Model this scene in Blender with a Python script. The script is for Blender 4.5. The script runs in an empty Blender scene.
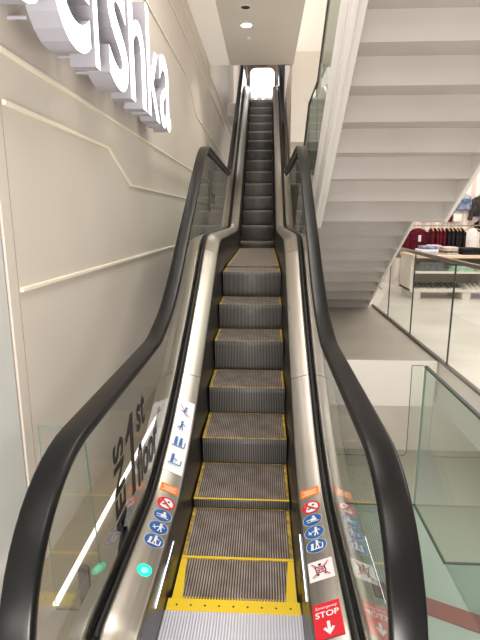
import bpy, bmesh, math, random
from mathutils import Vector, Matrix
random.seed(7)
S = bpy.context.scene
COL = S.collection

# ------------------------------------------------------------------ materials
def srgb(r, g, b):
    f = lambda c: (c/255/12.92) if c/255 <= .04045 else ((c/255+.055)/1.055)**2.4
    return (f(r), f(g), f(b), 1)

def mat(name, col, rough=.5, metal=0, emit=None, es=0, spec=.5, coat=0):
    m = bpy.data.materials.new(name); m.use_nodes = True
    b = m.node_tree.nodes['Principled BSDF']
    b.inputs['Base Color'].default_value = col
    b.inputs['Roughness'].default_value = rough
    b.inputs['Metallic'].default_value = metal
    b.inputs['Specular IOR Level'].default_value = spec
    b.inputs['Coat Weight'].default_value = coat
    if emit:
        b.inputs['Emission Color'].default_value = emit
        b.inputs['Emission Strength'].default_value = es
    return m

def nodes(m):
    return m.node_tree.nodes, m.node_tree.links, m.node_tree.nodes['Principled BSDF']

def noisy(m, c1, c2, scale=(3, 3, 3), detail=3, bump=0, rough=None, lo=.35, hi=.65):
    """mottle the base colour between two tones, in object space"""
    n, l, b = nodes(m)
    tc = n.new('ShaderNodeTexCoord'); mp = n.new('ShaderNodeMapping')
    mp.inputs['Scale'].default_value = scale
    l.new(tc.outputs['Object'], mp.inputs['Vector'])
    nz = n.new('ShaderNodeTexNoise'); nz.inputs['Scale'].default_value = 1; nz.inputs['Detail'].default_value = detail
    l.new(mp.outputs['Vector'], nz.inputs['Vector'])
    r = n.new('ShaderNodeValToRGB')
    r.color_ramp.elements[0].position = lo; r.color_ramp.elements[1].position = hi
    r.color_ramp.elements[0].color = c1; r.color_ramp.elements[1].color = c2
    l.new(nz.outputs['Fac'], r.inputs['Fac']); l.new(r.outputs['Color'], b.inputs['Base Color'])
    if bump:
        bp = n.new('ShaderNodeBump'); bp.inputs['Strength'].default_value = bump; bp.inputs['Distance'].default_value = .01
        l.new(nz.outputs['Fac'], bp.inputs['Height']); l.new(bp.outputs['Normal'], b.inputs['Normal'])
    if rough:
        mr = n.new('ShaderNodeMapRange'); mr.inputs['To Min'].default_value = rough[0]; mr.inputs['To Max'].default_value = rough[1]
        l.new(nz.outputs['Fac'], mr.inputs['Value']); l.new(mr.outputs['Result'], b.inputs['Roughness'])
    return m

def striped(m, c1, c2, pitch=.0095, axis='X', bump=.6, dirt=None):
    """fine parallel cleats across the steps"""
    n, l, b = nodes(m)
    tc = n.new('ShaderNodeTexCoord'); sx = n.new('ShaderNodeSeparateXYZ')
    l.new(tc.outputs['Object'], sx.inputs[0])
    mu = n.new('ShaderNodeMath'); mu.operation = 'MULTIPLY'; mu.inputs[1].default_value = 2*math.pi/pitch
    l.new(sx.outputs[axis], mu.inputs[0])
    si = n.new('ShaderNodeMath'); si.operation = 'SINE'; l.new(mu.outputs[0], si.inputs[0])
    r = n.new('ShaderNodeMapRange'); r.inputs['From Min'].default_value = -.5; r.inputs['From Max'].default_value = .5
    l.new(si.outputs[0], r.inputs['Value'])
    mx = n.new('ShaderNodeMix'); mx.data_type = 'RGBA'
    mx.inputs['A'].default_value = c1; mx.inputs['B'].default_value = c2
    l.new(r.outputs['Result'], mx.inputs['Factor'])
    out = mx.outputs['Result']
    if dirt:
        nz = n.new('ShaderNodeTexNoise'); nz.inputs['Scale'].default_value = 9; nz.inputs['Detail'].default_value = 4
        l.new(tc.outputs['Object'], nz.inputs['Vector'])
        m2 = n.new('ShaderNodeMix'); m2.data_type = 'RGBA'; m2.blend_type = 'MULTIPLY'
        rr = n.new('ShaderNodeValToRGB'); rr.color_ramp.elements[0].position = .35; rr.color_ramp.elements[1].position = .65
        rr.color_ramp.elements[0].color = dirt; rr.color_ramp.elements[1].color = (1, 1, 1, 1)
        l.new(nz.outputs['Fac'], rr.inputs['Fac'])
        m2.inputs['Factor'].default_value = 1
        l.new(out, m2.inputs['A']); l.new(rr.outputs['Color'], m2.inputs['B']); out = m2.outputs['Result']
    l.new(out, b.inputs['Base Color'])
    bp = n.new('ShaderNodeBump'); bp.inputs['Strength'].default_value = bump; bp.inputs['Distance'].default_value = .003
    l.new(r.outputs['Result'], bp.inputs['Height']); l.new(bp.outputs['Normal'], b.inputs['Normal'])
    return m

def glass_mat(name, tint, ior=1.5, rough=0.0, boost=1.0):
    m = bpy.data.materials.new(name); m.use_nodes = True
    n, l = m.node_tree.nodes, m.node_tree.links
    n.remove(n['Principled BSDF']); out = n['Material Output']
    tr = n.new('ShaderNodeBsdfTransparent'); tr.inputs['Color'].default_value = tint
    gl = n.new('ShaderNodeBsdfGlossy'); gl.inputs['Roughness'].default_value = rough
    fr = n.new('ShaderNodeFresnel'); fr.inputs['IOR'].default_value = ior
    ge = n.new('ShaderNodeNewGeometry')
    inv = n.new('ShaderNodeMath'); inv.operation = 'SUBTRACT'; inv.inputs[0].default_value = 1
    l.new(ge.outputs['Backfacing'], inv.inputs[1])
    mu = n.new('ShaderNodeMath'); mu.operation = 'MULTIPLY'
    l.new(fr.outputs[0], mu.inputs[0]); l.new(inv.outputs[0], mu.inputs[1])
    m2 = n.new('ShaderNodeMath'); m2.operation = 'MULTIPLY'; m2.use_clamp = True; m2.inputs[1].default_value = boost
    l.new(mu.outputs[0], m2.inputs[0])
    mx = n.new('ShaderNodeMixShader')
    l.new(m2.outputs[0], mx.inputs[0]); l.new(tr.outputs[0], mx.inputs[1]); l.new(gl.outputs[0], mx.inputs[2])
    l.new(mx.outputs[0], out.inputs[0])
    return m

M = {}
M['wall'] = noisy(mat('painted_wall', srgb(226, 218, 208), .45), srgb(216, 205, 194), srgb(221, 211, 200), (1.2, 1.2, 1.2), 2)
M['wall_end'] = mat('glossy_panel', srgb(214, 214, 210), .18)
M['ridge'] = mat('cream_ridge', srgb(246, 236, 216), .4)
M['seam'] = mat('dark_seam', srgb(90, 84, 78), .6)
M['ceiling'] = noisy(mat('ceiling_paint', srgb(228, 223, 216), .8), srgb(226, 221, 213), srgb(231, 227, 220), (.8, .8, .8), 2)
M['glow_ceiling'] = mat('ceiling_glow_paint', srgb(245, 238, 228), .7, emit=(1, .95, .87, 1), es=.22)  # weak glow put into the ceiling paint; no lamp sits here
M['plaster'] = noisy(mat('plaster', srgb(222, 214, 202), .8), srgb(219, 210, 198), srgb(226, 219, 208), (1, 1, 1), 2)
M['fascia'] = mat('white_fascia', srgb(238, 232, 222), .7)
M['stair'] = noisy(mat('stair_paint', srgb(196, 189, 183), .55), srgb(180, 172, 166), srgb(188, 181, 176), (1.5, 1.5, 1.5), 2)
M['stringer'] = mat('stringer_paint', srgb(222, 217, 213), .3)
M['floor'] = noisy(mat('floor_resin', srgb(178, 170, 160), .4), srgb(168, 160, 150), srgb(186, 179, 169), (1.3, 1.3, 1.3), 4, rough=(.25, .5))
M['teal_floor'] = noisy(mat('greenish_floor', srgb(140, 154, 145), .3), srgb(134, 148, 139), srgb(146, 160, 151), (1.3, 1.3, 1.3), 3)
M['gap_floor'] = mat('gap_floor', srgb(158, 144, 126), .35)
M['shop_floor'] = noisy(mat('shop_floor', srgb(216, 210, 200), .35), srgb(208, 202, 192), srgb(222, 216, 207), (1.5, 1.5, 1.5), 4, rough=(.25, .45))
M['low_floor'] = mat('lower_floor', srgb(180, 178, 162), .5)
M['steel'] = noisy(mat('brushed_steel', srgb(184, 176, 166), .38, 1), srgb(172, 166, 157), srgb(182, 176, 168), (60, .8, .8), 2, rough=(.28, .38))
M['steel_dark'] = mat('grey_steel', srgb(120, 118, 115), .35, 1)
M['alu'] = striped(mat('ribbed_aluminium', srgb(220, 220, 226), .4, .6), srgb(186, 186, 198), srgb(226, 224, 236), .012, bump=.5)
M['rubber'] = mat('handrail_rubber', srgb(12, 11, 11), .3, spec=.3)
M['gasket'] = mat('gasket_rubber', srgb(24, 22, 21), .5)
M['skirt'] = mat('skirt_black', srgb(36, 33, 31), .32)
M['tread'] = striped(mat('tread_cleats', srgb(130, 120, 112), .45, .35), srgb(74, 67, 63), srgb(186, 174, 164), .0118, dirt=(.62, .58, .56, 1))
M['riser'] = striped(mat('riser_cleats', srgb(70, 70, 70), .5, .25), srgb(44, 43, 42), srgb(132, 129, 125), .0118)
M['yellow'] = mat('yellow_paint', srgb(232, 196, 24), .5)
M['yellow_dirty'] = noisy(mat('worn_yellow', srgb(170, 140, 50), .6), srgb(120, 100, 56), srgb(214, 176, 40), (30, 30, 30), 3)
M['screw'] = mat('screw_dark', srgb(70, 64, 40), .4, .6)
M['glass'] = glass_mat('clear_glass', (.955, .975, .965, 1), boost=1.2)
M['glass_green'] = glass_mat('greenish_glass', (.80, .86, .83, 1))
M['glass_edge'] = mat('glass_edge', srgb(104, 136, 124), .4)
M['glass_edge_dark'] = mat('glass_edge_dark', srgb(62, 72, 66), .55)
M['decal'] = mat('black_vinyl', srgb(14, 13, 13), .5)
M['sign_face'] = mat('sign_face', (1, 1, 1, 1), .4, emit=(.93, .95, 1, 1), es=2.2)
M['sign_side'] = mat('sign_return', srgb(178, 176, 186), .5)
M['led'] = mat('led_blue_white', (1, 1, 1, 1), .4, emit=(.72, .84, 1, 1), es=2.6)
M['led_warm'] = mat('led_floor', (1, 1, 1, 1), .4, emit=(1, .95, .86, 1), es=1.8)
M['lamp'] = mat('lamp_disc', (1, 1, 1, 1), .4, emit=(1, .95, .86, 1), es=9)
M['lamp_rim'] = mat('lamp_rim', srgb(240, 236, 228), .4)
M['green_led'] = mat('green_indicator', srgb(20, 220, 160), .3, emit=(.0, .85, .48, 1), es=1.1)
M['green_led_hot'] = mat('green_indicator_core', srgb(120, 250, 210), .3, emit=(.25, 1, .72, 1), es=1.2)
M['s_white'] = mat('sticker_white', srgb(236, 234, 236), .4)
M['s_blue'] = mat('sticker_blue', srgb(24, 92, 164), .4)
M['s_ink'] = mat('sticker_ink', srgb(58, 108, 178), .4)
M['s_red'] = mat('sticker_red', srgb(214, 24, 44), .4)
M['s_pink'] = mat('sticker_pink', srgb(220, 90, 110), .4)
M['s_orange'] = mat('sticker_orange', srgb(240, 122, 40), .4)
M['s_pale'] = mat('sticker_pale', srgb(252, 214, 180), .4)
M['s_black'] = mat('sticker_black', srgb(40, 38, 40), .4)
M['white_wood'] = mat('white_board', srgb(236, 228, 216), .5)
M['beige_board'] = mat('beige_board', srgb(196, 184, 168), .6)
M['pale_wood'] = noisy(mat('pale_wood', srgb(228, 200, 172), .5), srgb(222, 192, 164), srgb(234, 208, 182), (2, 30, 30), 3)
M['hanger_wood'] = mat('hanger_wood', srgb(206, 168, 130), .5)
M['chrome'] = mat('rail_metal', srgb(150, 140, 130), .3, 1)
M['panelling'] = striped(mat('grooved_panel', srgb(246, 232, 222), .6), srgb(222, 202, 192), srgb(250, 238, 230), .22, bump=.3)
def cloth(n, a, b_, sc=14):
    return noisy(mat(n, a, .9, spec=.2), a, b_, (sc, sc, sc), 4, bump=.4)
M['burgundy'] = cloth('burgundy_cloth', srgb(76, 18, 32), srgb(108, 30, 46))
M['black_cloth'] = cloth('black_cloth', srgb(26, 25, 30), srgb(48, 46, 50))
M['denim'] = cloth('blue_denim', srgb(84, 100, 128), srgb(150, 164, 188))
M['light_denim'] = cloth('light_denim', srgb(130, 146, 172), srgb(206, 212, 222))
M['beige_cloth'] = cloth('beige_cloth', srgb(186, 166, 154), srgb(222, 206, 196))
M['white_cloth'] = cloth('white_cloth', srgb(238, 230, 224), srgb(252, 248, 244))
M['pink_cloth'] = cloth('pink_cloth', srgb(216, 160, 160), srgb(240, 206, 200))
M['grey_cloth'] = cloth('grey_cloth', srgb(92, 98, 100), srgb(122, 128, 128))
M['mint_cloth'] = cloth('mint_cloth', srgb(150, 196, 168), srgb(190, 226, 204))
M['leather'] = noisy(mat('black_leather', srgb(40, 34, 32), .35), srgb(32, 27, 26), srgb(110, 92, 82), (16, 16, 10), 4, bump=.5, lo=.5, hi=.75)
M['shoe_dark'] = cloth('shoe_dark', srgb(58, 62, 58), srgb(96, 100, 92), 30)
M['shoe_light'] = cloth('shoe_light', srgb(214, 206, 194), srgb(240, 234, 224), 30)
M['clamp'] = mat('grey_clamp', srgb(122, 120, 120), .45, .3)
M['rear_wall'] = mat('rear_wall_paint', srgb(132, 130, 112), .8)
M['upper_wall'] = noisy(mat('upper_shop_wall', srgb(120, 92, 80), .7), srgb(72, 56, 52), srgb(158, 122, 106), (2.2, 2.2, 2.2), 4)
M['column'] = mat('dark_column', srgb(38, 40, 46), .35, .3)
M['display'] = mat('lit_display', (1, 1, 1, 1), .4, emit=(1, .97, .95, 1), es=1.35)
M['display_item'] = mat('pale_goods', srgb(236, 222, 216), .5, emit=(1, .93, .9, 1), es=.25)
M['red_strip'] = noisy(mat('grey_red_strip', srgb(150, 120, 112), .4, .2), srgb(96, 98, 92), srgb(124, 80, 72), (1.6, 1, 1), 1)

# ------------------------------------------------------------------ object helpers
class MB:
    def __init__(s): s.v = []; s.f = []; s.m = []; s.sm = []
    def add(s, vs, fs, mi=0, smooth=False):
        o = len(s.v); s.v += [tuple(v) for v in vs]
        for f in fs: s.f.append(tuple(i+o for i in f)); s.m.append(mi); s.sm.append(smooth)
    def box(s, x0, x1, y0, y1, z0, z1, mi=0):
        s.add([(x0,y0,z0),(x1,y0,z0),(x1,y1,z0),(x0,y1,z0),(x0,y0,z1),(x1,y0,z1),(x1,y1,z1),(x0,y1,z1)],
              [(3,2,1,0),(4,5,6,7),(0,1,5,4),(1,2,6,5),(2,3,7,6),(3,0,4,7)], mi)
    def prism(s, poly, a, b, axis='x', mi=0):
        """closed 2-D outline extruded along an axis (outline in the other two, in xyz order)"""
        def P(t, u, w): return {'x': (t, u, w), 'y': (u, t, w), 'z': (u, w, t)}[axis]
        n = len(poly)
        s.add([P(a, *p) for p in poly]+[P(b, *p) for p in poly],
              [tuple(range(n))[::-1], tuple(range(n, 2*n))]+[(i, (i+1) % n, n+(i+1) % n, n+i) for i in range(n)], mi)
    def cyl(s, p, q, r0, r1=None, n=16, mi=0, smooth=True):
        r1 = r0 if r1 is None else r1
        p = Vector(p); q = Vector(q); d = (q-p).normalized()
        a = d.orthogonal().normalized(); b = d.cross(a)
        vs = []
        for c, r in ((p, r0), (q, r1)):
            for i in range(n):
                t = 2*math.pi*i/n; vs.append(c+a*r*math.cos(t)+b*r*math.sin(t))
        s.add(vs, [(i, (i+1) % n, n+(i+1) % n, n+i) for i in range(n)], mi, smooth)
        s.add(vs, [tuple(range(n))[::-1], tuple(range(n, 2*n))], mi)
    def tube(s, pts, r, n=10, mi=0):
        for a, b in zip(pts, pts[1:]): s.cyl(a, b, r, n=n, mi=mi)
    def mesh(s, name, mats, recalc=True, merge=False):
        me = bpy.data.meshes.new(name); me.from_pydata(s.v, [], s.f)
        for m in mats: me.materials.append(m)
        for p, mi, sm in zip(me.polygons, s.m, s.sm): p.material_index = mi; p.use_smooth = sm
        bm = bmesh.new(); bm.from_mesh(me)
        if merge: bmesh.ops.remove_doubles(bm, verts=bm.verts, dist=1e-5)
        if recalc: bmesh.ops.recalc_face_normals(bm, faces=bm.faces)
        bm.to_mesh(me); bm.free()
        return me
    def build(s, name, mats, parent=None, bevel=0, recalc=True, merge=False, seg=2):
        if not isinstance(mats, (list, tuple)): mats = [mats]
        me = s.mesh(name, mats, recalc, merge)
        o = bpy.data.objects.new(name, me); COL.objects.link(o)
        if parent: o.parent = parent
        if bevel:
            b = o.modifiers.new('bevel', 'BEVEL'); b.width = bevel; b.segments = seg; b.limit_method = 'ANGLE'
        return o

def tag(o, label=None, cat=None, group=None, kind=None):
    if label: o['label'] = label
    if cat: o['category'] = cat
    if group: o['group'] = group
    if kind: o['kind'] = kind
    return o
def empty(name, loc, label, cat, group=None):
    o = bpy.data.objects.new(name, None); COL.objects.link(o); o.location = loc; o.empty_display_size = .1
    return tag(o, label, cat, group)
def struct(o, label=None):
    o['kind'] = 'structure'
    if label: o['label'] = label
    return o
def local(o, parent):
    """parent an object built in world coordinates to an Empty that may be moved"""
    o.parent = parent; o.matrix_parent_inverse = Matrix.Translation(-parent.location)
    return o

# ------------------------------------------------------------------ curves of the escalator (y, z)
def pchip(pts):
    xs = [p[0] for p in pts]; ys = [p[1] for p in pts]; n = len(xs)
    h = [xs[i+1]-xs[i] for i in range(n-1)]; d = [(ys[i+1]-ys[i])/h[i] for i in range(n-1)]
    m = [d[0]]+[0]*(n-2)+[d[-1]]
    for i in range(1, n-1):
        if d[i-1]*d[i] > 0:
            w1, w2 = 2*h[i]+h[i-1], h[i]+2*h[i-1]; m[i] = (w1+w2)/(w1/d[i-1]+w2/d[i])
    def f(x):
        if x <= xs[0]: return ys[0]
        if x >= xs[-1]: return ys[-1]
        i = max(k for k in range(n-1) if xs[k] <= x); t = (x-xs[i])/h[i]
        return ((1+2*t)*(1-t)**2*ys[i]+t*(1-t)**2*h[i]*m[i]+t*t*(3-2*t)*ys[i+1]+t*t*(t-1)*h[i]*m[i+1])
    return f
deck_z = pchip([(-.6,.27),(.25,.27),(.657,.36),(1.057,.53),(1.457,.735),(1.857,.96),(2.22,1.18),(2.45,1.32),(2.65,1.395),(2.9,1.42),(5.45,1.42),
                (5.75,1.45),(6.0,1.57),(6.3,1.75),(10.3,4.23),(11.0,4.66),(11.4,4.82),(11.9,4.85),(13.2,4.85)])
rail_z = pchip([(-.45,.98),(.5,.985),(.8,1.05),(1.1,1.19),(1.45,1.41),(1.9,1.69),(2.3,1.955),(2.55,2.1),(2.75,2.18),(2.95,2.21),(5.5,2.22),
                (5.8,2.25),(6.05,2.37),(6.4,2.58),(10.3,5.0),(10.9,5.32),(11.4,5.43),(13.2,5.43)])
def samp(f, y0, y1, step=.06):
    n = max(2, int((y1-y0)/step)); return [(y0+(y1-y0)*i/n, f(y0+(y1-y0)*i/n)) for i in range(n+1)]
def sweep(mb, path, prof, sx=1, closed=True, mi=0, smooth=True, caps=True):
    """profile (x, n) carried along a (y, z) path; n is along the path normal"""
    N = len(path); k = len(prof); vs = []
    for i, (y, z) in enumerate(path):
        a = path[max(0, i-1)]; b = path[min(N-1, i+1)]
        t = Vector((b[0]-a[0], b[1]-a[1])).normalized(); ny, nz = -t.y, t.x
        for (x, n) in prof: vs.append((sx*x, y+n*ny, z+n*nz))
    fs = []
    for i in range(N-1):
        for j in range(k if closed else k-1):
            j2 = (j+1) % k; fs.append((i*k+j, i*k+j2, (i+1)*k+j2, (i+1)*k+j))
    mb.add(vs, fs, mi, smooth)
    if caps and closed: mb.add(vs, [tuple(range(k)), tuple(range((N-1)*k, N*k))], mi)

# ------------------------------------------------------------------ ESCALATOR
esc = empty('escalator', (0, 0, 0), 'narrow black-railed escalator climbing to a flat stretch and up again beside the white wall', 'escalator')
HX = .43          # glass and handrail plane
W = .526
# --- steps
def step_mesh(h, name):
    mb = MB(); hw = W/2; e = .016
    xs = [-hw, -hw+e, hw-e, hw]; ys = [0, .013, .391, .4]
    vs = [(x, y, 0) for y in ys for x in xs]; fs = []; 
    for j in range(3):
        for i in range(3):
            f = (j*4+i, j*4+i+1, (j+1)*4+i+1, (j+1)*4+i)
            mb.add([vs[q] for q in f], [(0, 1, 2, 3)], 0 if (i == 1 and j == 1) else 1)
    # curved riser
    n = 6; prev = [(0, 0)]
    for q in range(1, n+1):
        t = q/n; prev.append((.03*t*t, -h*t))
    for a, b in zip(prev, prev[1:]):
        mb.add([(-hw, a[0], a[1]), (hw, a[0], a[1]), (hw, b[0], b[1]), (-hw, b[0], b[1])], [(3, 2, 1, 0)], 2, True)
    # thickness underneath and sides so that the step is a body
    y2, z2 = prev[-1]
    mb.add([(-hw, .4, 0), (hw, .4, 0), (hw, .4, -.06), (-hw, .4, -.06)], [(0, 1, 2, 3)], 2)
    mb.add([(-hw, y2, z2), (hw, y2, z2), (hw, .4, -.06), (-hw, .4, -.06)], [(0, 1, 2, 3)], 2)
    for s in (-1, 1):
        mb.add([(s*hw, y, z) for y, z in prev]+[(s*hw, .4, -.06), (s*hw, .4, 0)], [tuple(range(len(prev)+2))], 2)
    return mb.mesh(name, [M['tread'], M['yellow_dirty'], M['riser']], merge=True)
steps = [(-.143, 0), (.257, 0), (.657, .054), (1.057, .223), (1.457, .413), (1.857, .646), (2.257, .858), (2.657, 1.085)]
steps += [(3.057+.4*i, 1.10) for i in range(7)]
steps += [(5.9+.4*i, 1.192+.2475*i) for i in range(13)]
steps += [(11.1, 4.40), (11.5, 4.51)]
short = step_mesh(.10, 'step'); tall = step_mesh(.262, 'step_riser')
prevz = 0
for i, (y, z) in enumerate(steps):
    o = bpy.data.objects.new('step', tall if z-prevz > .08 else short); COL.objects.link(o)
    o.location = (0, y, z); o.parent = esc; prevz = z
# bright yellow line where the flat steps meet, and the wide yellow flanks of the first step
for y in (.257, .657):
    mb = MB(); z = 0.0008 if y < .3 else .0548
    mb.box(-W/2, W/2, y-.003, y+.009, z, z+.0012); mb.build('step_edge_line', M['yellow'], esc)
for s in (-1, 1):
    mb = MB()
    mb.prism([(s*W/2, .002), (s*W/2, .25), (s*(W/2-.026), .25), (s*(W/2-.045), .002)], .0008, .002, 'z')
    # prism along z takes outline (x, y)
    mb.build('step_side_band', M['yellow'], esc)
# --- comb plate and floor plate
mb = MB(); mb.box(-.276, .276, -.062, .0, -.02, .006)
teeth = 44
for i in range(teeth):
    x = -.262+i*.524/(teeth-1); mb.prism([(0, .006), (.018, .0012), (0, -.01)], x-.0022, x+.0022, 'x')
for i in range(9):
    x = -.235+i*.0588; mb.cyl((x, -.034, .004), (x, -.034, .0072), .0045, n=10, mi=1)
mb.build('comb_plate', [M['yellow'], M['screw']], esc)
mb = MB(); mb.box(-.280, .280, -.9, -.0625, -.02, .004)
tag(mb.build('landing_plate', M['alu'], esc), 'ribbed bright metal plate in front of the yellow comb')

# --- balustrades
def arc(r, a0, a1, n=28, c=(-.45, .56)):
    return [(c[0]+r*math.cos(math.radians(a0+(a1-a0)*i/n)), c[1]+r*math.sin(math.radians(a0+(a1-a0)*i/n))) for i in range(n+1)]
rail_path = arc(.42, 270, 90)[:-1]+samp(rail_z, -.45, 13.0)
def offset(path, d):
    out = []
    for i, (y, z) in enumerate(path):
        a = path[max(0, i-1)]; b = path[min(len(path)-1, i+1)]
        t = Vector((b[0]-a[0], b[1]-a[1])).normalized(); out.append((y-d*t.y, z+d*t.x))
    return out
hr_prof = [(-.0415,-.014),(-.0405,-.004),(-.0365,.0015),(-.031,.003),(0,.0042),(.031,.003),(.0365,.0015),(.0405,-.004),(.0415,-.014),(.0395,-.024),(.030,-.029),(-.030,-.029),(-.0395,-.024)]
gd_prof = [(-.019,-.029),(.019,-.029),(.019,-.042),(.012,-.058),(-.012,-.058),(-.019,-.042)]
deck_path = [(-.60,.0),(-.585,.07),(-.55,.16),(-.50,.225),(-.44,.262)]+samp(deck_z, -.40, 13.0, .05)
decal_parent = {}; first_deck = {}
for s in (-1, 1):
    mb = MB(); sweep(mb, rail_path, [(x*1+HX, n) for x, n in hr_prof], s); hr = mb.build('handrail', M['rubber'], esc)
    mb = MB(); sweep(mb, rail_path, [(x+HX, n) for x, n in gd_prof], s); mb.build('handrail_guide', M['gasket'], hr)
    # thin bright lip under the handrail on the passenger side
    mb = MB(); sweep(mb, rail_path, [(HX-.0225, -.0295), (HX-.0195, -.0295), (HX-.0195, -.036), (HX-.0225, -.036)], s); mb.build('handrail_trim', M['steel'], hr)
    # glass: outline = under the handrail forward, then back along the deck
    top = [p for p in offset(rail_path, -.05)]
    bot = [(y, z-.05) for y, z in samp(deck_z, -.40, 13.0, .1)][::-1]
    bot = [p for p in bot if p[0] <= top[-1][0]+1e-6]
    ol = top+bot
    mb = MB(); n = len(ol); t = .006
    x0, x1 = HX-t, HX+t
    for x in (x0, x1): mb.add([(s*x, *p) for p in ol], [tuple(range(n))])
    mb.add([(s*x0, *p) for p in ol]+[(s*x1, *p) for p in ol], [(i, (i+1) % n, n+(i+1) % n, n+i) for i in range(n)])
    me = mb.mesh('glass_balustrade', [M['glass']], merge=True)
    bm = bmesh.new(); bm.from_mesh(me); bmesh.ops.triangulate(bm, faces=[f for f in bm.faces if len(f.verts) > 4]); 
    bmesh.ops.recalc_face_normals(bm, faces=bm.faces); bm.to_mesh(me); bm.free()
    g = bpy.data.objects.new('glass_balustrade', me); COL.objects.link(g); g.parent = esc; decal_parent[s] = g
    # decks (sections with open joints), gasket, skirt, cladding
    cuts = [deck_path[0][0], 1.20, 2.42, 5.6, 9.4, 13.0]
    inner = [(.288,-.07),(.2882,-.048),(.2905,-.040),(.296,-.036),(.392,.004),(.400,.004),(.404,-.004),(.404,-.05)]
    outer = [(.456,-.05),(.456,-.004),(.460,.004),(.466,.004),(.505,-.014),(.511,-.018),(.514,-.026),(.514,-.06)]
    for a, b in zip(cuts, cuts[1:]):
        sec = [p for p in deck_path if a-1e-6 <= p[0] <= b+1e-6]
        if b < 12.9: sec = sec[:]; sec[-1] = (b-.004, deck_z(b-.004))
        if a > 0: sec = [(a, deck_z(a))]+[p for p in sec if p[0] > a+.01]
        for prof, nm in ((inner, 'inner_deck'), (outer, 'outer_deck')):
            mb = MB(); sweep(mb, sec, prof, s); dk = mb.build(nm, M['steel'], esc)
            if nm == 'inner_deck' and a < 0: first_deck[s] = dk
    gp = [p for p in deck_path if p[0] > -.45]
    mb = MB(); sweep(mb, gp, [(.404,-.045),(.404,-.016),(.418,-.016),(.424,-.004),(.424,-.045)], s); mb.build('gasket', M['gasket'], esc)
    mb = MB(); sweep(mb, gp, [(.436,-.045),(.436,-.004),(.442,-.016),(.456,-.016),(.456,-.045)], s); mb.build('gasket', M['gasket'], esc)
    sp = [(-.60,.0),(-.585,.07),(-.55,.16),(-.50,.225),(-.44,.262)]+samp(deck_z, -.40, 13.0, .05)
    mb = MB(); vs = []
    def low(y): return max(-.03, deck_z(y)-.56)
    for (y, z) in sp: vs += [(s*.2865, y, z-.052), (s*(.2680 if y > .02 else .281), y, low(y) if y > -.4 else -.03)]
    mb.add(vs, [(2*i, 2*i+1, 2*i+3, 2*i+2) for i in range(len(sp)-1)], 0, True)
    sk = mb.build('skirt_panel', M['skirt'], esc, recalc=False)
    # bright metal bead between skirt and deck
    mb = MB(); vs = []
    for (y, z) in sp:
        zb = max(z-.95, -.04 if y < .8 else -9)
        vs += [(s*.512, y, z-.03), (s*.512, y, min(zb, z-.04))]
    mb.add(vs, [(2*i, 2*i+1, 2*i+3, 2*i+2) for i in range(len(sp)-1)], 0, True)
    mb.build('side_cladding', M['fascia'] if s > 0 else M['steel_dark'], esc, recalc=False)
    # guide light in the skirt
    mb = MB(); 
    zl = .145 if s < 0 else .20
    mb.prism([(-.20, zl-.004), (-.19, zl+.004), (.16, zl+.010), (.17, zl+.006)], s*.2835, s*.2795, 'x')
    tag(mb.build('skirt_light', M['led'], sk), 'thin blue white light line set in the black skirt')
    # newel front plate
    mb = MB(); mb.box(min(s*.404, s*.456), max(s*.404, s*.456), -.60, -.42, -.01, .235)
    mb.build('newel_block', M['steel_dark'], esc, bevel=.01)
# truss underside
mb = MB(); vs = []
pp = samp(deck_z, .9, 13.0, .15)
for (y, z) in pp: vs += [(-.558, y, z-.93), (.558, y, z-.93)]
mb.add(vs, [(2*i, 2*i+1, 2*i+3, 2*i+2) for i in range(len(pp)-1)]); mb.build('truss_soffit', M['fascia'], esc)
# --- flat graphics: polygons mapped on to the deck or the glass
class Art:
    """2-D drawing; each shape sits a hair above the one before"""
    def __init__(s): s.q = []
    def poly(s, pts, m): s.q.append((pts, m))
    def rect(s, x0, y0, x1, y1, m, nx=1, ny=1):
        for j in range(ny):
            s.q.append(([(x0, y0+(y1-y0)*j/ny), (x1, y0+(y1-y0)*j/ny), (x1, y0+(y1-y0)*(j+1)/ny), (x0, y0+(y1-y0)*(j+1)/ny)], m, j > 0))
    def disc(s, x, y, r, m, ry=None, n=24):
        ry = ry or r; s.q.append(([(x+r*math.cos(2*math.pi*i/n), y+ry*math.sin(2*math.pi*i/n)) for i in range(n)], m))
    def bar(s, x0, y0, x1, y1, w, m):
        d = Vector((x1-x0, y1-y0)).normalized(); nx, ny = -d.y*w/2, d.x*w/2
        s.q.append(([(x0+nx, y0+ny), (x0-nx, y0-ny), (x1-nx, y1-ny), (x1+nx, y1+ny)], m))
    def build(s, name, mapper, parent, label=None):
        mb = MB(); names = []; lay = 0
        for it in s.q:
            pts, m = it[0], it[1]
            if not (len(it) > 2 and it[2]): lay += 1
            if m not in names: names.append(m)
            vs = [mapper(u, v, .0006+.00035*lay) for u, v in pts]
            mb.add(vs, [tuple(range(len(vs)))], names.index(m))
        o = mb.build(name, [M[k] for k in names], parent, recalc=False)
        if label: o['label'] = label
        return o
def on_deck(s, xc, y0):
    def f(u, v, e):
        y = y0+v; dz = (deck_z(y+.01)-deck_z(y-.01))/.02; L = math.hypot(1, dz)
        x = s*xc+u; top = -.036+(abs(x)-.296)/.096*.040
        return (x-(1 if x > 0 else -1)*e*.38, y-e*dz/L, deck_z(y)+top*L**.5+e*.93/L+.0006)
    return f
def person(a, x, y, k, m):
    a.disc(x, y+.030*k, .0075*k, m); a.bar(x, y+.021*k, x, y-.004*k, .013*k, m)
    a.bar(x-.003*k, y-.002*k, x-.009*k, y-.028*k, .006*k, m); a.bar(x+.003*k, y-.002*k, x+.008*k, y-.028*k, .006*k, m)
    a.bar(x+.004*k, y+.017*k, x+.020*k, y+.006*k, .005*k, m)
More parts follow.
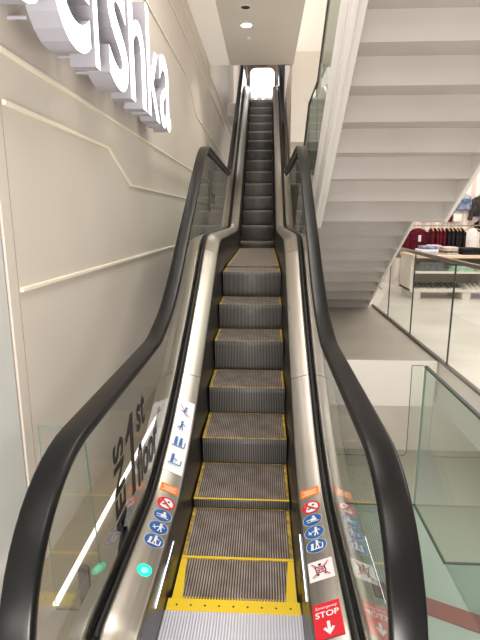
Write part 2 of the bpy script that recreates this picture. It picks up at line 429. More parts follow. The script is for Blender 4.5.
def text_polys(body, size, bold=0, align='CENTER'):
    c = bpy.data.curves.new('t', 'FONT'); c.body = body; c.size = size; c.align_x = align; c.align_y = 'CENTER'; c.offset = bold; c.resolution_u = 3
    o = bpy.data.objects.new('t', c); COL.objects.link(o); dg = bpy.context.evaluated_depsgraph_get()
    me = bpy.data.meshes.new_from_object(o.evaluated_get(dg)); r = [([tuple(me.vertices[i].co[:2]) for i in p.vertices]) for p in me.polygons]
    bpy.data.objects.remove(o); bpy.data.curves.remove(c); bpy.data.meshes.remove(me)
    return r
def art_text(a, body, size, x, y, m, bold=0, rot=0, first=True):
    c, s_ = math.cos(rot), math.sin(rot); k = False
    for p in text_polys(body, size, bold):
        a.q.append(([(x+u*c-v*s_, y+u*s_+v*c) for u, v in p], m, k)); k = True

for s in (-1, 1):
    xc = .345 if s > 0 else .342
    a = Art(); a.rect(-.042, -.025, .042, .026, 's_orange')
    for q, w in ((.010, .062), (-.001, .05), (-.012, .066)): a.rect(-w/2, q-.0025, w/2, q+.0025, 's_pale')
    a.build('caution_sticker', on_deck(s, xc, .395), first_deck[s], 'orange caution sticker with pale lines of writing')
    a = Art(); a.disc(0, 0, .041, 's_red'); a.disc(0, 0, .032, 's_white')
    a.bar(-.012, .012, .014, -.014, .011, 's_black'); a.disc(.011, .013, .006, 's_black'); a.bar(-.016, -.012, .004, -.004, .008, 's_black')
    a.bar(-.026, .026, .026, -.026, .009, 's_red')
    a.build('prohibition_sticker', on_deck(s, xc-.003, .297), first_deck[s], 'round red and white prohibition sticker with diagonal bar')
    for k, y in enumerate((.207, .120, .034)):
        a = Art(); a.disc(0, 0, .0415, 's_white'); a.disc(0, 0, .0395, 's_blue')
        if k == 0:
            a.disc(.006, .020, .007, 's_white'); a.poly([(-.004,.010),(.014,.012),(.020,-.008),(-.008,-.010)], 's_white')
            a.bar(-.026, .0, .004, .004, .006, 's_white'); a.bar(-.024, -.014, .028, -.016, .004, 's_white')
        elif k == 1:
            person(a, .008, .0, .85, 's_white'); a.bar(-.024, -.010, .004, .008, .005, 's_white'); a.bar(-.022, .008, -.012, -.016, .004, 's_white')
        else:
            person(a, .004, .004, .8, 's_white'); a.disc(-.015, .010, .006, 's_white'); a.bar(-.015, .004, -.017, -.018, .010, 's_white')
            a.bar(-.024, -.022, .024, -.022, .006, 's_white'); a.bar(.024, -.022, .026, .006, .005, 's_white')
        a.build('mandatory_sticker', on_deck(s, xc-.005, y), first_deck[s],
                ('round blue sticker with white crouching figure', 'round blue sticker with white figure leading another', 'round blue sticker with white adult and child on a step')[k])
# left only: white sheet of four blue pictograms, green running light
a = Art(); a.rect(-.049, .0, .049, .50, 's_white', ny=12)
def xed(a, y):
    a.bar(-.030, y+.036, .030, y-.032, .004, 's_red')
a.disc(.006, .448, .008, 's_ink'); a.bar(.004, .438, -.004, .412, .012, 's_ink'); a.bar(-.02, .42, .016, .432, .005, 's_ink'); a.bar(-.004, .414, .016, .396, .005, 's_ink'); xed(a, .425)
person(a, -.002, .318, 1.0, 's_ink'); a.bar(-.024, .30, -.004, .322, .005, 's_ink')
for dx in (-.016, .010): a.disc(dx, .232, .008, 's_ink'); a.bar(dx, .224, dx-.001, .182, .016, 's_ink')
a.bar(-.034, .176, .032, .176, .006, 's_ink'); a.bar(.031, .176, .033, .216, .005, 's_ink')
a.disc(-.014, .108, .008, 's_ink'); a.bar(-.014, .100, -.016, .058, .014, 's_ink'); a.bar(-.010, .088, .012, .078, .005, 's_ink'); a.bar(-.034, .052, .030, .052, .006, 's_ink'); a.bar(.029, .052, .031, .084, .005, 's_ink')
a.build('pictogram_sheet', on_deck(-1, .347, .50), first_deck[-1], 'white sticker sheet with four blue pictograms')
mb = MB(); mb.cyl((-.337, -.135, .247), (-.3345, -.135, .2535), .031, .029, n=28); mb.cyl((-.3335, -.139, .2536), (-.3333, -.139, .2543), .015, n=20, mi=1)
tag(mb.build('indicator_light', [M['green_led'], M['green_led_hot']], first_deck[-1]), 'round glowing green running light')
# right only: crossed trolley square, emergency stop
a = Art(); a.rect(-.046, -.052, .046, .052, 's_white')
a.bar(-.016, -.014, .018, -.010, .004, 's_black'); a.bar(-.016, -.014, -.022, .020, .004, 's_black'); a.bar(-.022, .018, .014, .014, .004, 's_black'); a.bar(.014, .014, .018, -.010, .004, 's_black')
a.bar(-.02, .0, .016, .002, .003, 's_black'); a.bar(.014, .014, .024, .026, .004, 's_black'); a.disc(-.012, -.024, .005, 's_black'); a.disc(.016, -.022, .005, 's_black'); a.disc(-.002, .026, .006, 's_black')
a.bar(-.032, .036, .032, -.036, .005, 's_pink'); a.bar(.032, .036, -.032, -.036, .005, 's_pink')
a.build('trolley_sticker', on_deck(1, .343, -.105), first_deck[1], 'white square sticker with crossed out trolley')
a = Art(); a.rect(-.046, -.072, .046, .072, 's_red')
art_text(a, 'Emergency', .0165, 0, .052, 's_white'); art_text(a, 'STOP', .033, 0, .022, 's_white', .0006)
a.bar(0, -.008, 0, -.048, .010, 's_white'); a.poly([(-.019, -.036), (0, -.062), (.019, -.036), (.012, -.030), (0, -.046), (-.012, -.030)], 's_white')
a.build('emergency_stop_sticker', on_deck(1, .340, -.335), first_deck[1], 'red sticker reading Emergency STOP with white arrow')
# black vinyl lettering on the left glass, at the foot and on the middle stretch
def decal(y0, z0, k=1.0, kx=1.0):
    a = Art()
    def fit(body, x0, x1, v0, v1, rot=0, bold=0):
        P = text_polys(body, 1.0, bold) if body != '1' else [[(.55, 0), (1, 0), (1, 1), (.62, 1), (.55, .955)], [(.55, .80), (.55, .955), (.0, .80), (.0, .71)]]
        if rot: P = [[(-v, u) for u, v in p] for p in P]
        us = [u for p in P for u, v in p]; vs = [v for p in P for u, v in p]
        fu = lambda u: x0+(u-min(us))/(max(us)-min(us))*(x1-x0); fv = lambda v: v0+(v-min(vs))/(max(vs)-min(vs))*(v1-v0)
        nn = False
        for p in P: a.q.append(([(fu(u)*k*kx, fv(v)*k) for u, v in p], 'decal', nn)); nn = True
    fit('MENS', -.165, -.035, .34, .77, rot=1, bold=.035)
    fit('1', -.005, .105, .44, .80)
    fit('st', .16, .30, .67, .82, bold=.025)
    fit('floor', .14, .52, .42, .61, bold=.02)
    return a.build('floor_lettering', lambda u, v, e: (-HX+.0065+e, y0+u, z0+v), decal_parent[-1])
decal(0, 0)['label'] = 'black lettering reading MENS 1st floor'
decal(3.14, 1.32, .9, .95)['label'] = 'black lettering reading MENS 1st floor on middle stretch'

# ------------------------------------------------------------------ SETTING
# left wall with its raised ridges
mb = MB(); mb.box(-1.1, -.9, .205, 20, -.05, 9.0); struct(mb.build('wall_left', M['wall']))
mb = MB(); mb.box(-1.1, -.905, -6, .115, -.05, 9.0); struct(mb.build('wall_front_left', M['wall_end']))
mb = MB(); mb.box(-1.1, -.898, .128, .196, 0, 4.2); struct(mb.build('trim_1', M['wall']))
mb = MB(); mb.box(-1.12, -.93, .10, .22, 0, 4.2); struct(mb.build('trim_11', M['seam']))
def ridge(name, pts, w=.02, d=.014):
    mb = MB(); out = []
    for i, (y, z) in enumerate(pts):
        a = pts[max(0, i-1)]; b = pts[min(len(pts)-1, i+1)]
        t1 = Vector((y-a[0], z-a[1])); t2 = Vector((b[0]-y, b[1]-z))
        t1 = t1.normalized() if t1.length > 1e-6 else t2.normalized(); t2 = t2.normalized() if t2.length > 1e-6 else t1
        bi = (t1+t2).normalized(); c = max(.5, bi.dot(t1)); out.append((Vector((y, z)), Vector((-bi.y, bi.x))*(w/2/c)))
    vs = []
    for p, n in out:
        for x, f in ((-.9, 1), (-.9+d, .75), (-.9+d, -.75), (-.9, -1)): vs.append((x, p.x+n.x*f, p.y+n.y*f))
    k = len(out)
    fs = [(i*4+j, i*4+j+1, i*4+4+j+1, i*4+4+j) for i in range(k-1) for j in range(3)]+[(0, 1, 2, 3), tuple(4*(k-1)+j for j in range(4))]
    mb.add(vs, fs); return struct(mb.build(name, M['ridge']))
ridge('trim_2', [(.215, 2.20), (13.5, 2.20)])
ridge('trim_3', [(.215, 2.01), (1.49, 2.01), (1.97, 1.81), (13.5, 1.80)])
ridge('trim_4', [(.215, 1.28), (5.5, 1.245)])
ridge('trim_5', [(.215, 3.34), (4.9, 3.33), (5.69, 3.01), (13.5, 3.0)])
ridge('trim_6', [(.215, 3.76), (14.0, 3.80)])
ridge('trim_7', [(.215, 4.02), (14.0, 4.12)])
# floors
def slab(name, x0, x1, y0, y1, z0, z1, m): mb = MB(); mb.box(x0, x1, y0, y1, z0, z1); return struct(mb.build(name, m))
slab('floor', -.9, .515, -6, -.9, -.4, 0, M['floor'])
slab('floor_gap_left', -.9, -.515, -.9, 3.0, -.4, 0, M['gap_floor'])
mb = MB(); mb.prism([(.517, -.9), (.517, .73), (.96, .73), (.96, .27), (2.08, .27), (2.08, -6), (.518, -6), (.518, -.9)], -.35, 0, 'z')
struct(mb.build('floor_right', M['teal_floor']))
mb = MB(); mb.box(.517, .975, .731, .745, -.2, .003); mb.box(.961, .975, .285, .73, -.2, .003); mb.box(.961, 2.07, .271, .284, -.2, .003); struct(mb.build('trim_12', M['glass_edge_dark']))
slab('floor_under_stair', .87, 2.08, 3.55, 10.9, -.4, 0, M['floor'])
slab('trim_8', .565, 2.06, 3.535, 3.549, -.54, -.001, M['fascia'])
slab('floor_shop', 2.08, 9, -6, 10.9, -.5, 0, M['shop_floor'])
mb = MB(); mb.prism([(.60, .16), (.60, .06), (2.06, -.63), (2.06, -.52)], .0005, .004, 'z'); struct(mb.build('trim_9', M['red_strip']))  # slanting strip, mottled grey to dull red
slab('floor_lower', .3, 9, -2, 9, -3.9, -3.6, M['low_floor'])
slab('wall_lower', .3, 9, 8.5, 8.7, -3.6, -.5, M['plaster'])
# ceiling slab of the upper floor, wall-side band with painted-in glow, walls round the opening
slab('ceiling', -.54, .60, -6, 7.7, 4.25, 4.55, M['ceiling'])
mb = MB(); mb.prism([(-.9, 4.27), (-.542, 4.252), (-.542, 4.55), (-.9, 4.55)], -6, 7.7, 'y'); struct(mb.build('ceiling_glow_band', M['glow_ceiling']))
slab('wall_back', .575, 4.2, 7.7, 7.9, 2.93, 4.46, M['plaster'])
slab('wall_back_upper', .60, 4.2, 7.74, 7.94, 4.462, 8.5, M['fascia'])
mb = MB(); mb.box(.83, 1.24, 7.69, 7.699, 3.63, 3.73); mb.box(.85, 1.22, 7.688, 7.6895, 3.65, 3.71); struct(mb.build('trim_10', M['plaster']))
slab('wall_shaft_right', .59, .70, 7.9, 11.5, 2.2, 4.5, M['plaster'])
slab('wall_rear', .58, 2.4, 11.0, 11.2, -.5, 3.2, M['rear_wall'])
slab('ceiling_shop', 2.5, 9, 1, 11.3, 4.3, 4.5, M['ceiling'])
slab('ceiling_stair', .60, 9, -6, 8, 8.5, 8.7, M['glow_ceiling'])
# upper floor
slab('floor_upper', -.9, 3, 11.92, 20, 4.2, 4.52, M['floor'])
slab('wall_upper_back', -3, 4, 19, 19.2, 4.5, 9.5, M['upper_wall'])
slab('ceiling_upper', -1.1, 4, 8.0, 20, 8.6, 8.8, M['column'])

# ------------------------------------------------------------------ STAIR (climbs towards the viewer, seen from below)
st = empty('staircase', (1.3, 6.8, 0), 'white staircase seen from below with stepped underside, right of the escalator', 'staircase')
X0, X1 = .70, 1.96
run, rise = .285, .1915
prof = []          # underside outline (y, z), from foot upwards
y, z = 6.78, 0.0; under = [(y, z)]
for i in range(8):
    z += rise; under.append((y, z)); y -= run; under.append((y, z))
# mid landing
yl = 3.44; under.append((yl, z)); z0 = z
y = yl
for i in range(15):
    z += rise; under.append((y, z)); y -= run; under.append((y, z))
def thick(pts, d): return [(yy+.03, zz+d) for yy, zz in pts]
up = under+[(under[-1][0], under[-1][1]+.12)]+[(yy, zz+.10) for yy, zz in reversed(under[2:])]+[(under[0][0]+.02, under[2][1]-.06), (under[0][0]+.12, 0)]
mb = MB(); nn = len(under)
# soffit strip
mb.add([(X0, *p) for p in under]+[(X1, *p) for p in under], [(i, i+1, nn+i+1, nn+i) for i in range(nn-1)])
top = [(a+.04, b+.16) for a, b in under]
mb.add([(X0, *p) for p in top]+[(X1, *p) for p in top], [(i, i+1, nn+i+1, nn+i) for i in range(nn-1)])
local(mb.build('stepped_flight', M['stair'], recalc=False), st)
def line_z(y):
    if y > 4.50: return min(z0, (6.78-y)*rise/run)
    if y > 3.44: return z0
    return z0+(3.44-y)*rise/run
for (xa, xb, lo, hi) in ((.60, .705, -.07, .30), (1.955, 2.0, -.012, .30)):
    ks = [6.90, 4.50, 3.44, -.8]
    L = [(k, line_z(min(k, 6.78))+lo) for k in ks]; U = [(k, line_z(min(k, 6.78))+hi) for k in ks]
    L[0] = (6.88, 0.0)
    mb = MB(); mb.prism(L+U[::-1], xa, xb, 'x'); local(mb.build('stringer', M['stringer'], bevel=.012), st)
# rounded tube that runs along the outside of the left stringer
mb = MB(); mb.tube([(.59, k, line_z(k)+.02) for k in (3.40, -.8)], .035, 14); local(mb.build('stringer_tube', M['stringer']), st)
mb = MB(); mb.tube([(.63, k, line_z(k)-.10) for k in (3.44, 2.3, 2.2, -.8)], .022, 12); local(mb.build('stringer_lip', M['stringer']), st)
# glass guard on the left stringer, with dark top edge
ys = [6.6, 4.45, 3.50, -.6]; tops = [(k, line_z(k)+1.35) for k in ys]; bots = [(k, line_z(k)+.12) for k in ys]
mb = MB()
for i in range(3): mb.prism([bots[i], (bots[i+1][0]+.008, bots[i+1][1]), (tops[i+1][0]+.008, tops[i+1][1]), tops[i]], .625, .637, 'x')
local(mb.build('guard_glass', M['glass_green']), st)
mb = MB()
for i in range(3):
    a, b = tops[i], tops[i+1]; mb.prism([(a[0], a[1]), (b[0], b[1]), (b[0], b[1]+.022), (a[0], a[1]+.022)], .618, .644, 'x')
local(mb.build('guard_rail', M['steel_dark']), st)

# ------------------------------------------------------------------ GLASS GUARDS
# long guard between stair and shop
g1 = empty('glass_guard', (2.08, 4.7, 0), 'clear glass guard with slim metal handrail between stair and clothes shop', 'glass railing')
js = [-2.0, 0.0, 2.0, 3.32, 4.66, 5.85, 6.95]
for a, b in zip(js, js[1:]):
    mb = MB(); mb.box(2.074, 2.086, a+.006, b-.006, .03, 1.11); local(mb.build('glass_panel', M['glass']), g1)
for j in js[1:-1]:
    mb = MB(); mb.box(2.072, 2.088, j-.006, j+.006, .03, 1.11); local(mb.build('panel_joint', M['glass_edge_dark']), g1)
mb = MB(); mb.cyl((2.08, -2, 1.125), (2.08, 6.95, 1.125), .024, n=14); local(mb.build('top_rail', M['chrome']), g1)
mb = MB(); mb.box(2.06, 2.10, -2, 6.95, .001, .032); local(mb.build('base_channel', M['steel_dark']), g1)
# near guard on the right
def pane(mb, poly, a, b, axis): mb.prism(poly, a, b, axis)
g2 = empty('glass_guard', (.97, -.2, 0), 'greenish frameless glass guard panel in the right foreground', 'glass railing')
mb = MB(); mb.box(.964, .976, -1.6, .75, .0, .80); local(mb.build('glass_panel', M['glass_green']), g2)
mb = MB(); mb.box(.962, .978, -1.6, .752, .8005, .812); local(mb.build('top_edge', M['glass_edge_dark']), g2)
mb = MB(); mb.box(.964, .976, .7505, .752, .0, .80); local(mb.build('end_edge', M['glass_edge']), g2)
def outline(mb, pts, y0, y1, w=.004):
    for (a, b), (c, d) in zip(pts, pts[1:]): mb.tube([(a, y0, b), (c, y0, d)], w, 6)
g3 = empty('notched_glass_panel', (.8, .75, 0), 'notched glass filler panel between right handrail and foreground guard', 'glass panel')
P = [(.52, .0), (.96, .0), (.96, .81), (.90, .81), (.905, .325), (.902, .305), (.89, .292), (.87, .288), (.52, .288)]
mb = MB(); mb.prism(P, .758, .768, 'y'); local(mb.build('glass_panel', M['glass']), g3)
mb = MB(); outline(mb, P[2:], .757, .757, .002); local(mb.build('polished_edge', M['glass_edge_dark']), g3)
g4 = empty('filler_glass_panel', (-.65, -.075, 0), 'glass filler panel with rounded corner between left handrail and wall', 'glass panel')
P = [(-.725, .0), (-.728, .81), (-.600, .805), (-.577, .797), (-.562, .785), (-.555, .76), (-.530, .27), (-.518, .0)]
mb = MB(); mb.prism(P, -.08, -.07, 'y'); local(mb.build('glass_panel', M['glass']), g4)
mb = MB(); outline(mb, P[1:], -.081, -.081, .0024); outline(mb, P[:2], -.081, -.081, .0018); local(mb.build('polished_edge', M['glass_edge']), g4)
mb = MB(); mb.prism([(-.592+.021*math.cos(a*math.pi/8), .205+.021*math.sin(a*math.pi/8)) for a in range(0, 9)]+[(-.613, .001), (-.571, .001)], -.100, -.083, 'y')
cl = local(mb.build('glass_clamp', M['clamp']), g4)
for z in (.205, .075):
    mb = MB(); mb.cyl((-.592, -.100, z), (-.592, -.106, z), .015, n=18); mb.cyl((-.592, -.106, z), (-.592, -.108, z), .006, n=6); o = mb.build('clamp_screw', M['chrome'], cl)
# light strip on the floor beside the wall
mb = MB(); mb.box(-.748, -.726, -.06, 2.2, .0005, .010); tag(mb.build('floor_light_strip', M['led_warm']), 'straight glowing white light strip on the floor between escalator and left wall', 'light strip')

# ------------------------------------------------------------------ SIGN: separate glowing letters
def letter(ch, y0, y1, z0, z1, label, bold=.008, depth=.125, back=-.825):
    c = bpy.data.curves.new('t', 'FONT'); c.body = ch; c.size = 1; c.offset = bold; c.extrude = .5; c.resolution_u = 6
    o = bpy.data.objects.new('t', c); COL.objects.link(o); dg = bpy.context.evaluated_depsgraph_get()
    me = bpy.data.meshes.new_from_object(o.evaluated_get(dg))
    V = [v.co.copy() for v in me.vertices]; F = [tuple(p.vertices) for p in me.polygons]; N = [p.normal.copy() for p in me.polygons]
    bpy.data.objects.remove(o); bpy.data.curves.remove(c); bpy.data.meshes.remove(me)
    a0, a1 = min(v.x for v in V), max(v.x for v in V); b0, b1 = min(v.y for v in V), max(v.y for v in V)
    W3 = [(back+(v.z+.5)*depth, y0+(v.x-a0)/(a1-a0)*(y1-y0), z0+(v.y-b0)/(b1-b0)*(z1-z0)) for v in V]
    e = empty('sign_letter', (back, (y0+y1)/2, z0), label, 'sign letter', 'glowing letters of the shop sign')
    mb = MB(); mb.add(W3, [f for f, n in zip(F, N) if n.z > .9]); local(mb.build('letter_face', M['sign_face'], merge=True), e)
    mb = MB(); mb.add(W3, [f for f, n in zip(F, N) if n.z <= .9]); local(mb.build('letter_return', M['sign_side'], merge=True), e)
    for zz in (z0+.06, z1-.12):
        mb = MB(); yy = y0+.05 if ch != 'a' else y1-.05
        mb.cyl((-.9, yy, zz), (back+.002, yy, zz), .008, n=8); local(mb.build('standoff', M['sign_side']), e)
BZ, XH, AH = 2.28, .54, .76
letter('B', -.22, .22, BZ, BZ+AH, 'glowing white capital B, first letter of the wall sign, cut by the frame')
letter('e', .27, .70, BZ, BZ+XH, 'glowing white letter e, second in the wall sign')
letter('r', .745, .955, BZ, BZ+XH, 'glowing white letter r between e and s in the wall sign')
letter('s', .97, 1.33, BZ-.01, BZ+XH, 'glowing white letter s, middle of the wall sign')
letter('h', 1.37, 1.76, BZ, BZ+AH-.02, 'glowing white letter h between s and k in the wall sign')
letter('k', 1.82, 2.19, BZ, BZ+AH-.06, 'glowing white letter k next to last in the wall sign')
letter('a', 2.22, 2.63, BZ-.005, BZ+XH, 'glowing white letter a, last in the wall sign, nearest the escalator')

# ------------------------------------------------------------------ CEILING FITTINGS
def downlight(x, y, r, m, label, cat, dome=0):
    e = empty('ceiling_downlight' if cat == 'ceiling light' else 'smoke_detector', (x, y, 4.25), label, cat)
    mb = MB(); n = 28
    for i in range(n):
        a, b = 2*math.pi*i/n, 2*math.pi*(i+1)/n
        q = [(x+rr*math.cos(t), y+rr*math.sin(t), zz) for t in (a, b) for rr, zz in ((r*1.25, 4.249), (r*1.2, 4.242), (r, 4.242), (r*.95, 4.249))]
        mb.add(q, [(0, 1, 5, 4), (1, 2, 6, 5), (2, 3, 7, 6)])
    local(mb.build('rim', M['lamp_rim']), e)
    mb = MB(); mb.cyl((x, y, 4.248), (x, y, 4.2435-dome), r*.96, r*.96 if not dome else r*.7, n=28); local(mb.build('diffuser' if cat == 'ceiling light' else 'sensor', M[m]), e)
downlight(-.175, 5.85, .078, 'lamp', 'lit round downlight in the ceiling above the escalator', 'ceiling light')
downlight(-.165, 5.25, .06, 'steel_dark', 'unlit round grey ceiling fitting nearer than the lit downlight', 'ceiling light')
downlight(-.165, 6.36, .04, 'lamp_rim', 'small white ceiling detector beyond the lit downlight', 'detector', .02)

# ------------------------------------------------------------------ UPPER FLOOR, seen over the last steps
d = empty('lit_display_cabinet', (0, 14, 4.52), 'dazzling white lit shop display at the head of the escalator', 'display')
def rrect(cx, cz, w, h, r, n=6):
    p = []
    for (sx, sz, a0) in ((1, 1, 0), (-1, 1, 90), (-1, -1, 180), (1, -1, 270)):
        for i in range(n+1):
            t = math.radians(a0+90*i/n); p.append((cx+sx*(w/2-r)+r*math.cos(t), cz+sz*(h/2-r)+r*math.sin(t)))
    return p
mb = MB(); mb.prism(rrect(0, 5.50, .74, .90, .16), 14.0, 14.1, 'y'); local(mb.build('light_panel', M['display']), d)
mb = MB(); mb.prism(rrect(0, 5.50, .82, .98, .18), 14.06, 14.2, 'y'); local(mb.build('frame', M['column']), d)
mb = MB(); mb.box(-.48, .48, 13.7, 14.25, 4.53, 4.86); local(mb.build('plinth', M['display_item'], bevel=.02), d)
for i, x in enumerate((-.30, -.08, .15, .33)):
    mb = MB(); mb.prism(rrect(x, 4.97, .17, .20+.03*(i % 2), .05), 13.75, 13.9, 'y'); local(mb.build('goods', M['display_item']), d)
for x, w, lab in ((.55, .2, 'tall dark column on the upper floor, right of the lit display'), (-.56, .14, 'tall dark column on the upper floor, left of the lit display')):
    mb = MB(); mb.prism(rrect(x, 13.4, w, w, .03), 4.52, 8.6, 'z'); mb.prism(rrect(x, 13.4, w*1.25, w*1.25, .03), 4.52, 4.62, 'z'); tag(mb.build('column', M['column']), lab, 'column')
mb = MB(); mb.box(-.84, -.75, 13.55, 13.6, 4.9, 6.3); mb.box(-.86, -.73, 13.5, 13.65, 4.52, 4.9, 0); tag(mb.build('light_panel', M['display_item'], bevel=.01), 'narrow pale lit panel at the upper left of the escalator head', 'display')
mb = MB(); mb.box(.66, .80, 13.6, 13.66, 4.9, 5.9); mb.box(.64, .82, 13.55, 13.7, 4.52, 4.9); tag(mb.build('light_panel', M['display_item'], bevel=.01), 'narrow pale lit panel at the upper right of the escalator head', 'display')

# ------------------------------------------------------------------ SHOP
slab('wall_shop_back', 2.2, 9, 10.2, 10.4, 0, 4.4, M['panelling'])
tb = empty('display_table', (4.1, 8.2, 0), 'white shop table with two lower shelves, holding folded clothes behind the glass guard', 'table')
def part(mb, nm, m, root, bevel=0): return local(mb.build(nm, m, bevel=bevel), root)
TY0, TY1 = 7.75, 8.6
mb = MB(); mb.box(2.96, 5.4, TY0-.06, TY1, .80, .86); part(mb, 'table_top', M['pale_wood'], tb, .006)
for x in (2.98, 4.52, 5.1):
    mb = MB(); mb.box(x if x < 3 else x-.05, x+.06, TY0+.08, TY1-.02, .14, .80); part(mb, 'side_panel', M['white_wood'], tb, .004)
mb = MB(); mb.box(3.02, 5.2, TY0-.02, TY1-.05, .50, .545); part(mb, 'shelf', M['white_wood'], tb, .004)
mb = MB(); mb.box(2.98, 5.2, TY0-.02, TY1-.05, .14, .19); part(mb, 'shelf', M['white_wood'], tb, .004)
mb = MB(); mb.box(2.98, 5.2, TY1-.045, TY1-.022, .195, .795); part(mb, 'back_panel', M['beige_board'], tb)
for x in (3.02, 3.98, 5.0):
    mb = MB(); mb.box(x, x+.16, TY0, TY1-.1, 0, .14); part(mb, 'foot_block', M['white_wood'], tb, .006)

def blob_fold(mb, x0, x1, y0, y1, z0, z1, mi=0, seed=0, wob=.006):
    """soft folded cloth: rounded, slightly uneven slab"""
    rnd = random.Random(seed); nx, ny = 8, 5; vs = []
    for lay in (0, 1, 2, 3):
        zz = (z0, z0+(z1-z0)*.3, z0+(z1-z0)*.8, z1)[lay]; sh = (.02, 0, .0, .05)[lay]
        ring = []
        for i in range(24):
            t = 2*math.pi*i/24; c, s_ = math.cos(t), math.sin(t)
            f = 1/max(abs(c)**6+abs(s_)**6, 1e-9)**(1/6)
            ring.append(((x0+x1)/2+(x1-x0)/2*c*f*(1-sh)+rnd.uniform(-wob, wob), (y0+y1)/2+(y1-y0)/2*s_*f*(1-sh)+rnd.uniform(-wob, wob), zz+(rnd.uniform(-.4, .4)*wob if lay else 0)))
        vs += ring
    fs = [(l*24+i, l*24+(i+1) % 24, (l+1)*24+(i+1) % 24, (l+1)*24+i) for l in range(3) for i in range(24)]
    mb.add(vs, fs, mi, True); mb.add(vs, [tuple(range(24))[::-1], tuple(range(72, 96))], mi)
def folded(x, w, z, h, m, label, group=None, seed=0, y=TY0+.02, dep=.4, name='folded_garment'):
    mb = MB(); blob_fold(mb, x-w/2, x+w/2, y, y+dep, z, z+h, 0, seed)
    if h > .05:  # fold lines at the front
        pass
    return tag(mb.build(name, m), label, 'clothing', group)
T = .862
# top of the table
for i, (h, m, lab) in enumerate(((.05, 'light_denim', 'pale blue folded denim at the bottom of the left pile'), (.045, 'white_cloth', 'white folded garment in the left pile on the table'), (.05, 'denim', 'mid blue folded jeans on top of the left pile'))):
    folded(3.28+.02*i, .42-.05*i, T+sum((.05, .045, .05)[:i])+.005*i, h, M[m], lab, None, i)
for i in range(4):
    folded(3.72, .30-.01*i, T+.036*i, .031, M[('beige_cloth', 'grey_cloth', 'beige_cloth', 'beige_cloth')[i]], ('beige folded garment at the bottom of the beige pile', 'grey folded garment within the beige pile', 'beige folded garment above the grey one', 'beige folded garment topping the beige pile')[i], None, 20+i)
folded(3.56, .26, T+.001, .15, M['pink_cloth'], 'pale pink folded garment behind the denim pile', None, 31, TY0+.46, .3)
for i in range(2):
    folded(4.12, .42, T+.064*i, .058, M['black_cloth'], ('black folded garment at the bottom of the dark pile', 'black folded garment on top of the dark pile')[i], None, 40+i)
folded(4.56, .36, T, .07, M['black_cloth'], 'black folded garment at the right end of the table', None, 45)
# middle shelf
for i in range(3):
    folded(3.36, .60-.06*i, .547+.058*i, .053, M['grey_cloth'], ('grey folded garment at the bottom of the shelf pile', 'grey folded garment in the middle of the shelf pile', 'grey folded garment on top of the shelf pile')[i], None, 50+i)
for i in range(2):
    folded(3.95, .50-.04*i, .547+.049*i, .043, M['mint_cloth'], ('mint green folded garment underneath on the shelf', 'mint green folded garment on top on the shelf')[i], None, 60+i, TY0-.0, .42)
folded(4.32, .22, .547, .06, M['beige_cloth'], 'beige folded garment beside the mint green ones', None, 66)
# bottom shelf: shoes in a row
def shoe_mesh(m):
    mb = MB()
    mb.prism([(-.040,-.12),(-.036,.0),(-.046,.09),(-.03,.13),(.0,.142),(.03,.13),(.046,.09),(.036,.0),(.040,-.12),(.0,-.135)], 0, .022, 'z')
    vs = []; L = [(-.118, .03, .085), (-.07, .036, .095), (-.01, .036, .075), (.05, .041, .055), (.10, .036, .045), (.13, .016, .030)]
    for (yy, hw, h) in L:
        for k in range(7):
            t = math.pi*k/6; vs.append((hw*math.cos(t), yy, .022+(h-.022)*math.sin(t)))
    mb.add(vs, [(i*7+k, i*7+k+1, (i+1)*7+k+1, (i+1)*7+k) for i in range(5) for k in range(6)]+[tuple(range(7)), tuple(range(35, 42))], 1, True)
    return mb.mesh('shoe', [M['shoe_light'], m])
sd, sl = shoe_mesh(M['shoe_dark']), shoe_mesh(M['shoe_light'])
for i in range(9):
    o = bpy.data.objects.new('shoe', sd); COL.objects.link(o); o.location = (3.16+.100*i, TY0+.16+.02*(i % 3), .191); o.rotation_euler.z = math.pi+random.uniform(-.12, .12)
    tag(o, 'dark grey shoe in the front row on the bottom table shelf', 'shoe', 'dark shoes on the bottom shelf')
for i in range(8):
    o = bpy.data.objects.new('shoe', sd); COL.objects.link(o); o.location = (3.19+.104*i, TY0+.48+.02*(i % 2), .191); o.rotation_euler.z = random.uniform(-.12, .12)
    tag(o, 'dark grey shoe in the back row on the bottom table shelf', 'shoe', 'dark shoes at the back of the bottom shelf')
for i in range(4):
    o = bpy.data.objects.new('shoe', sl); COL.objects.link(o); o.location = (4.10+.102*i, TY0+.18, .191); o.rotation_euler.z = math.pi+random.uniform(-.12, .12)
    tag(o, 'pale shoe at the right of the bottom table shelf', 'shoe', 'pale shoes on the bottom shelf')

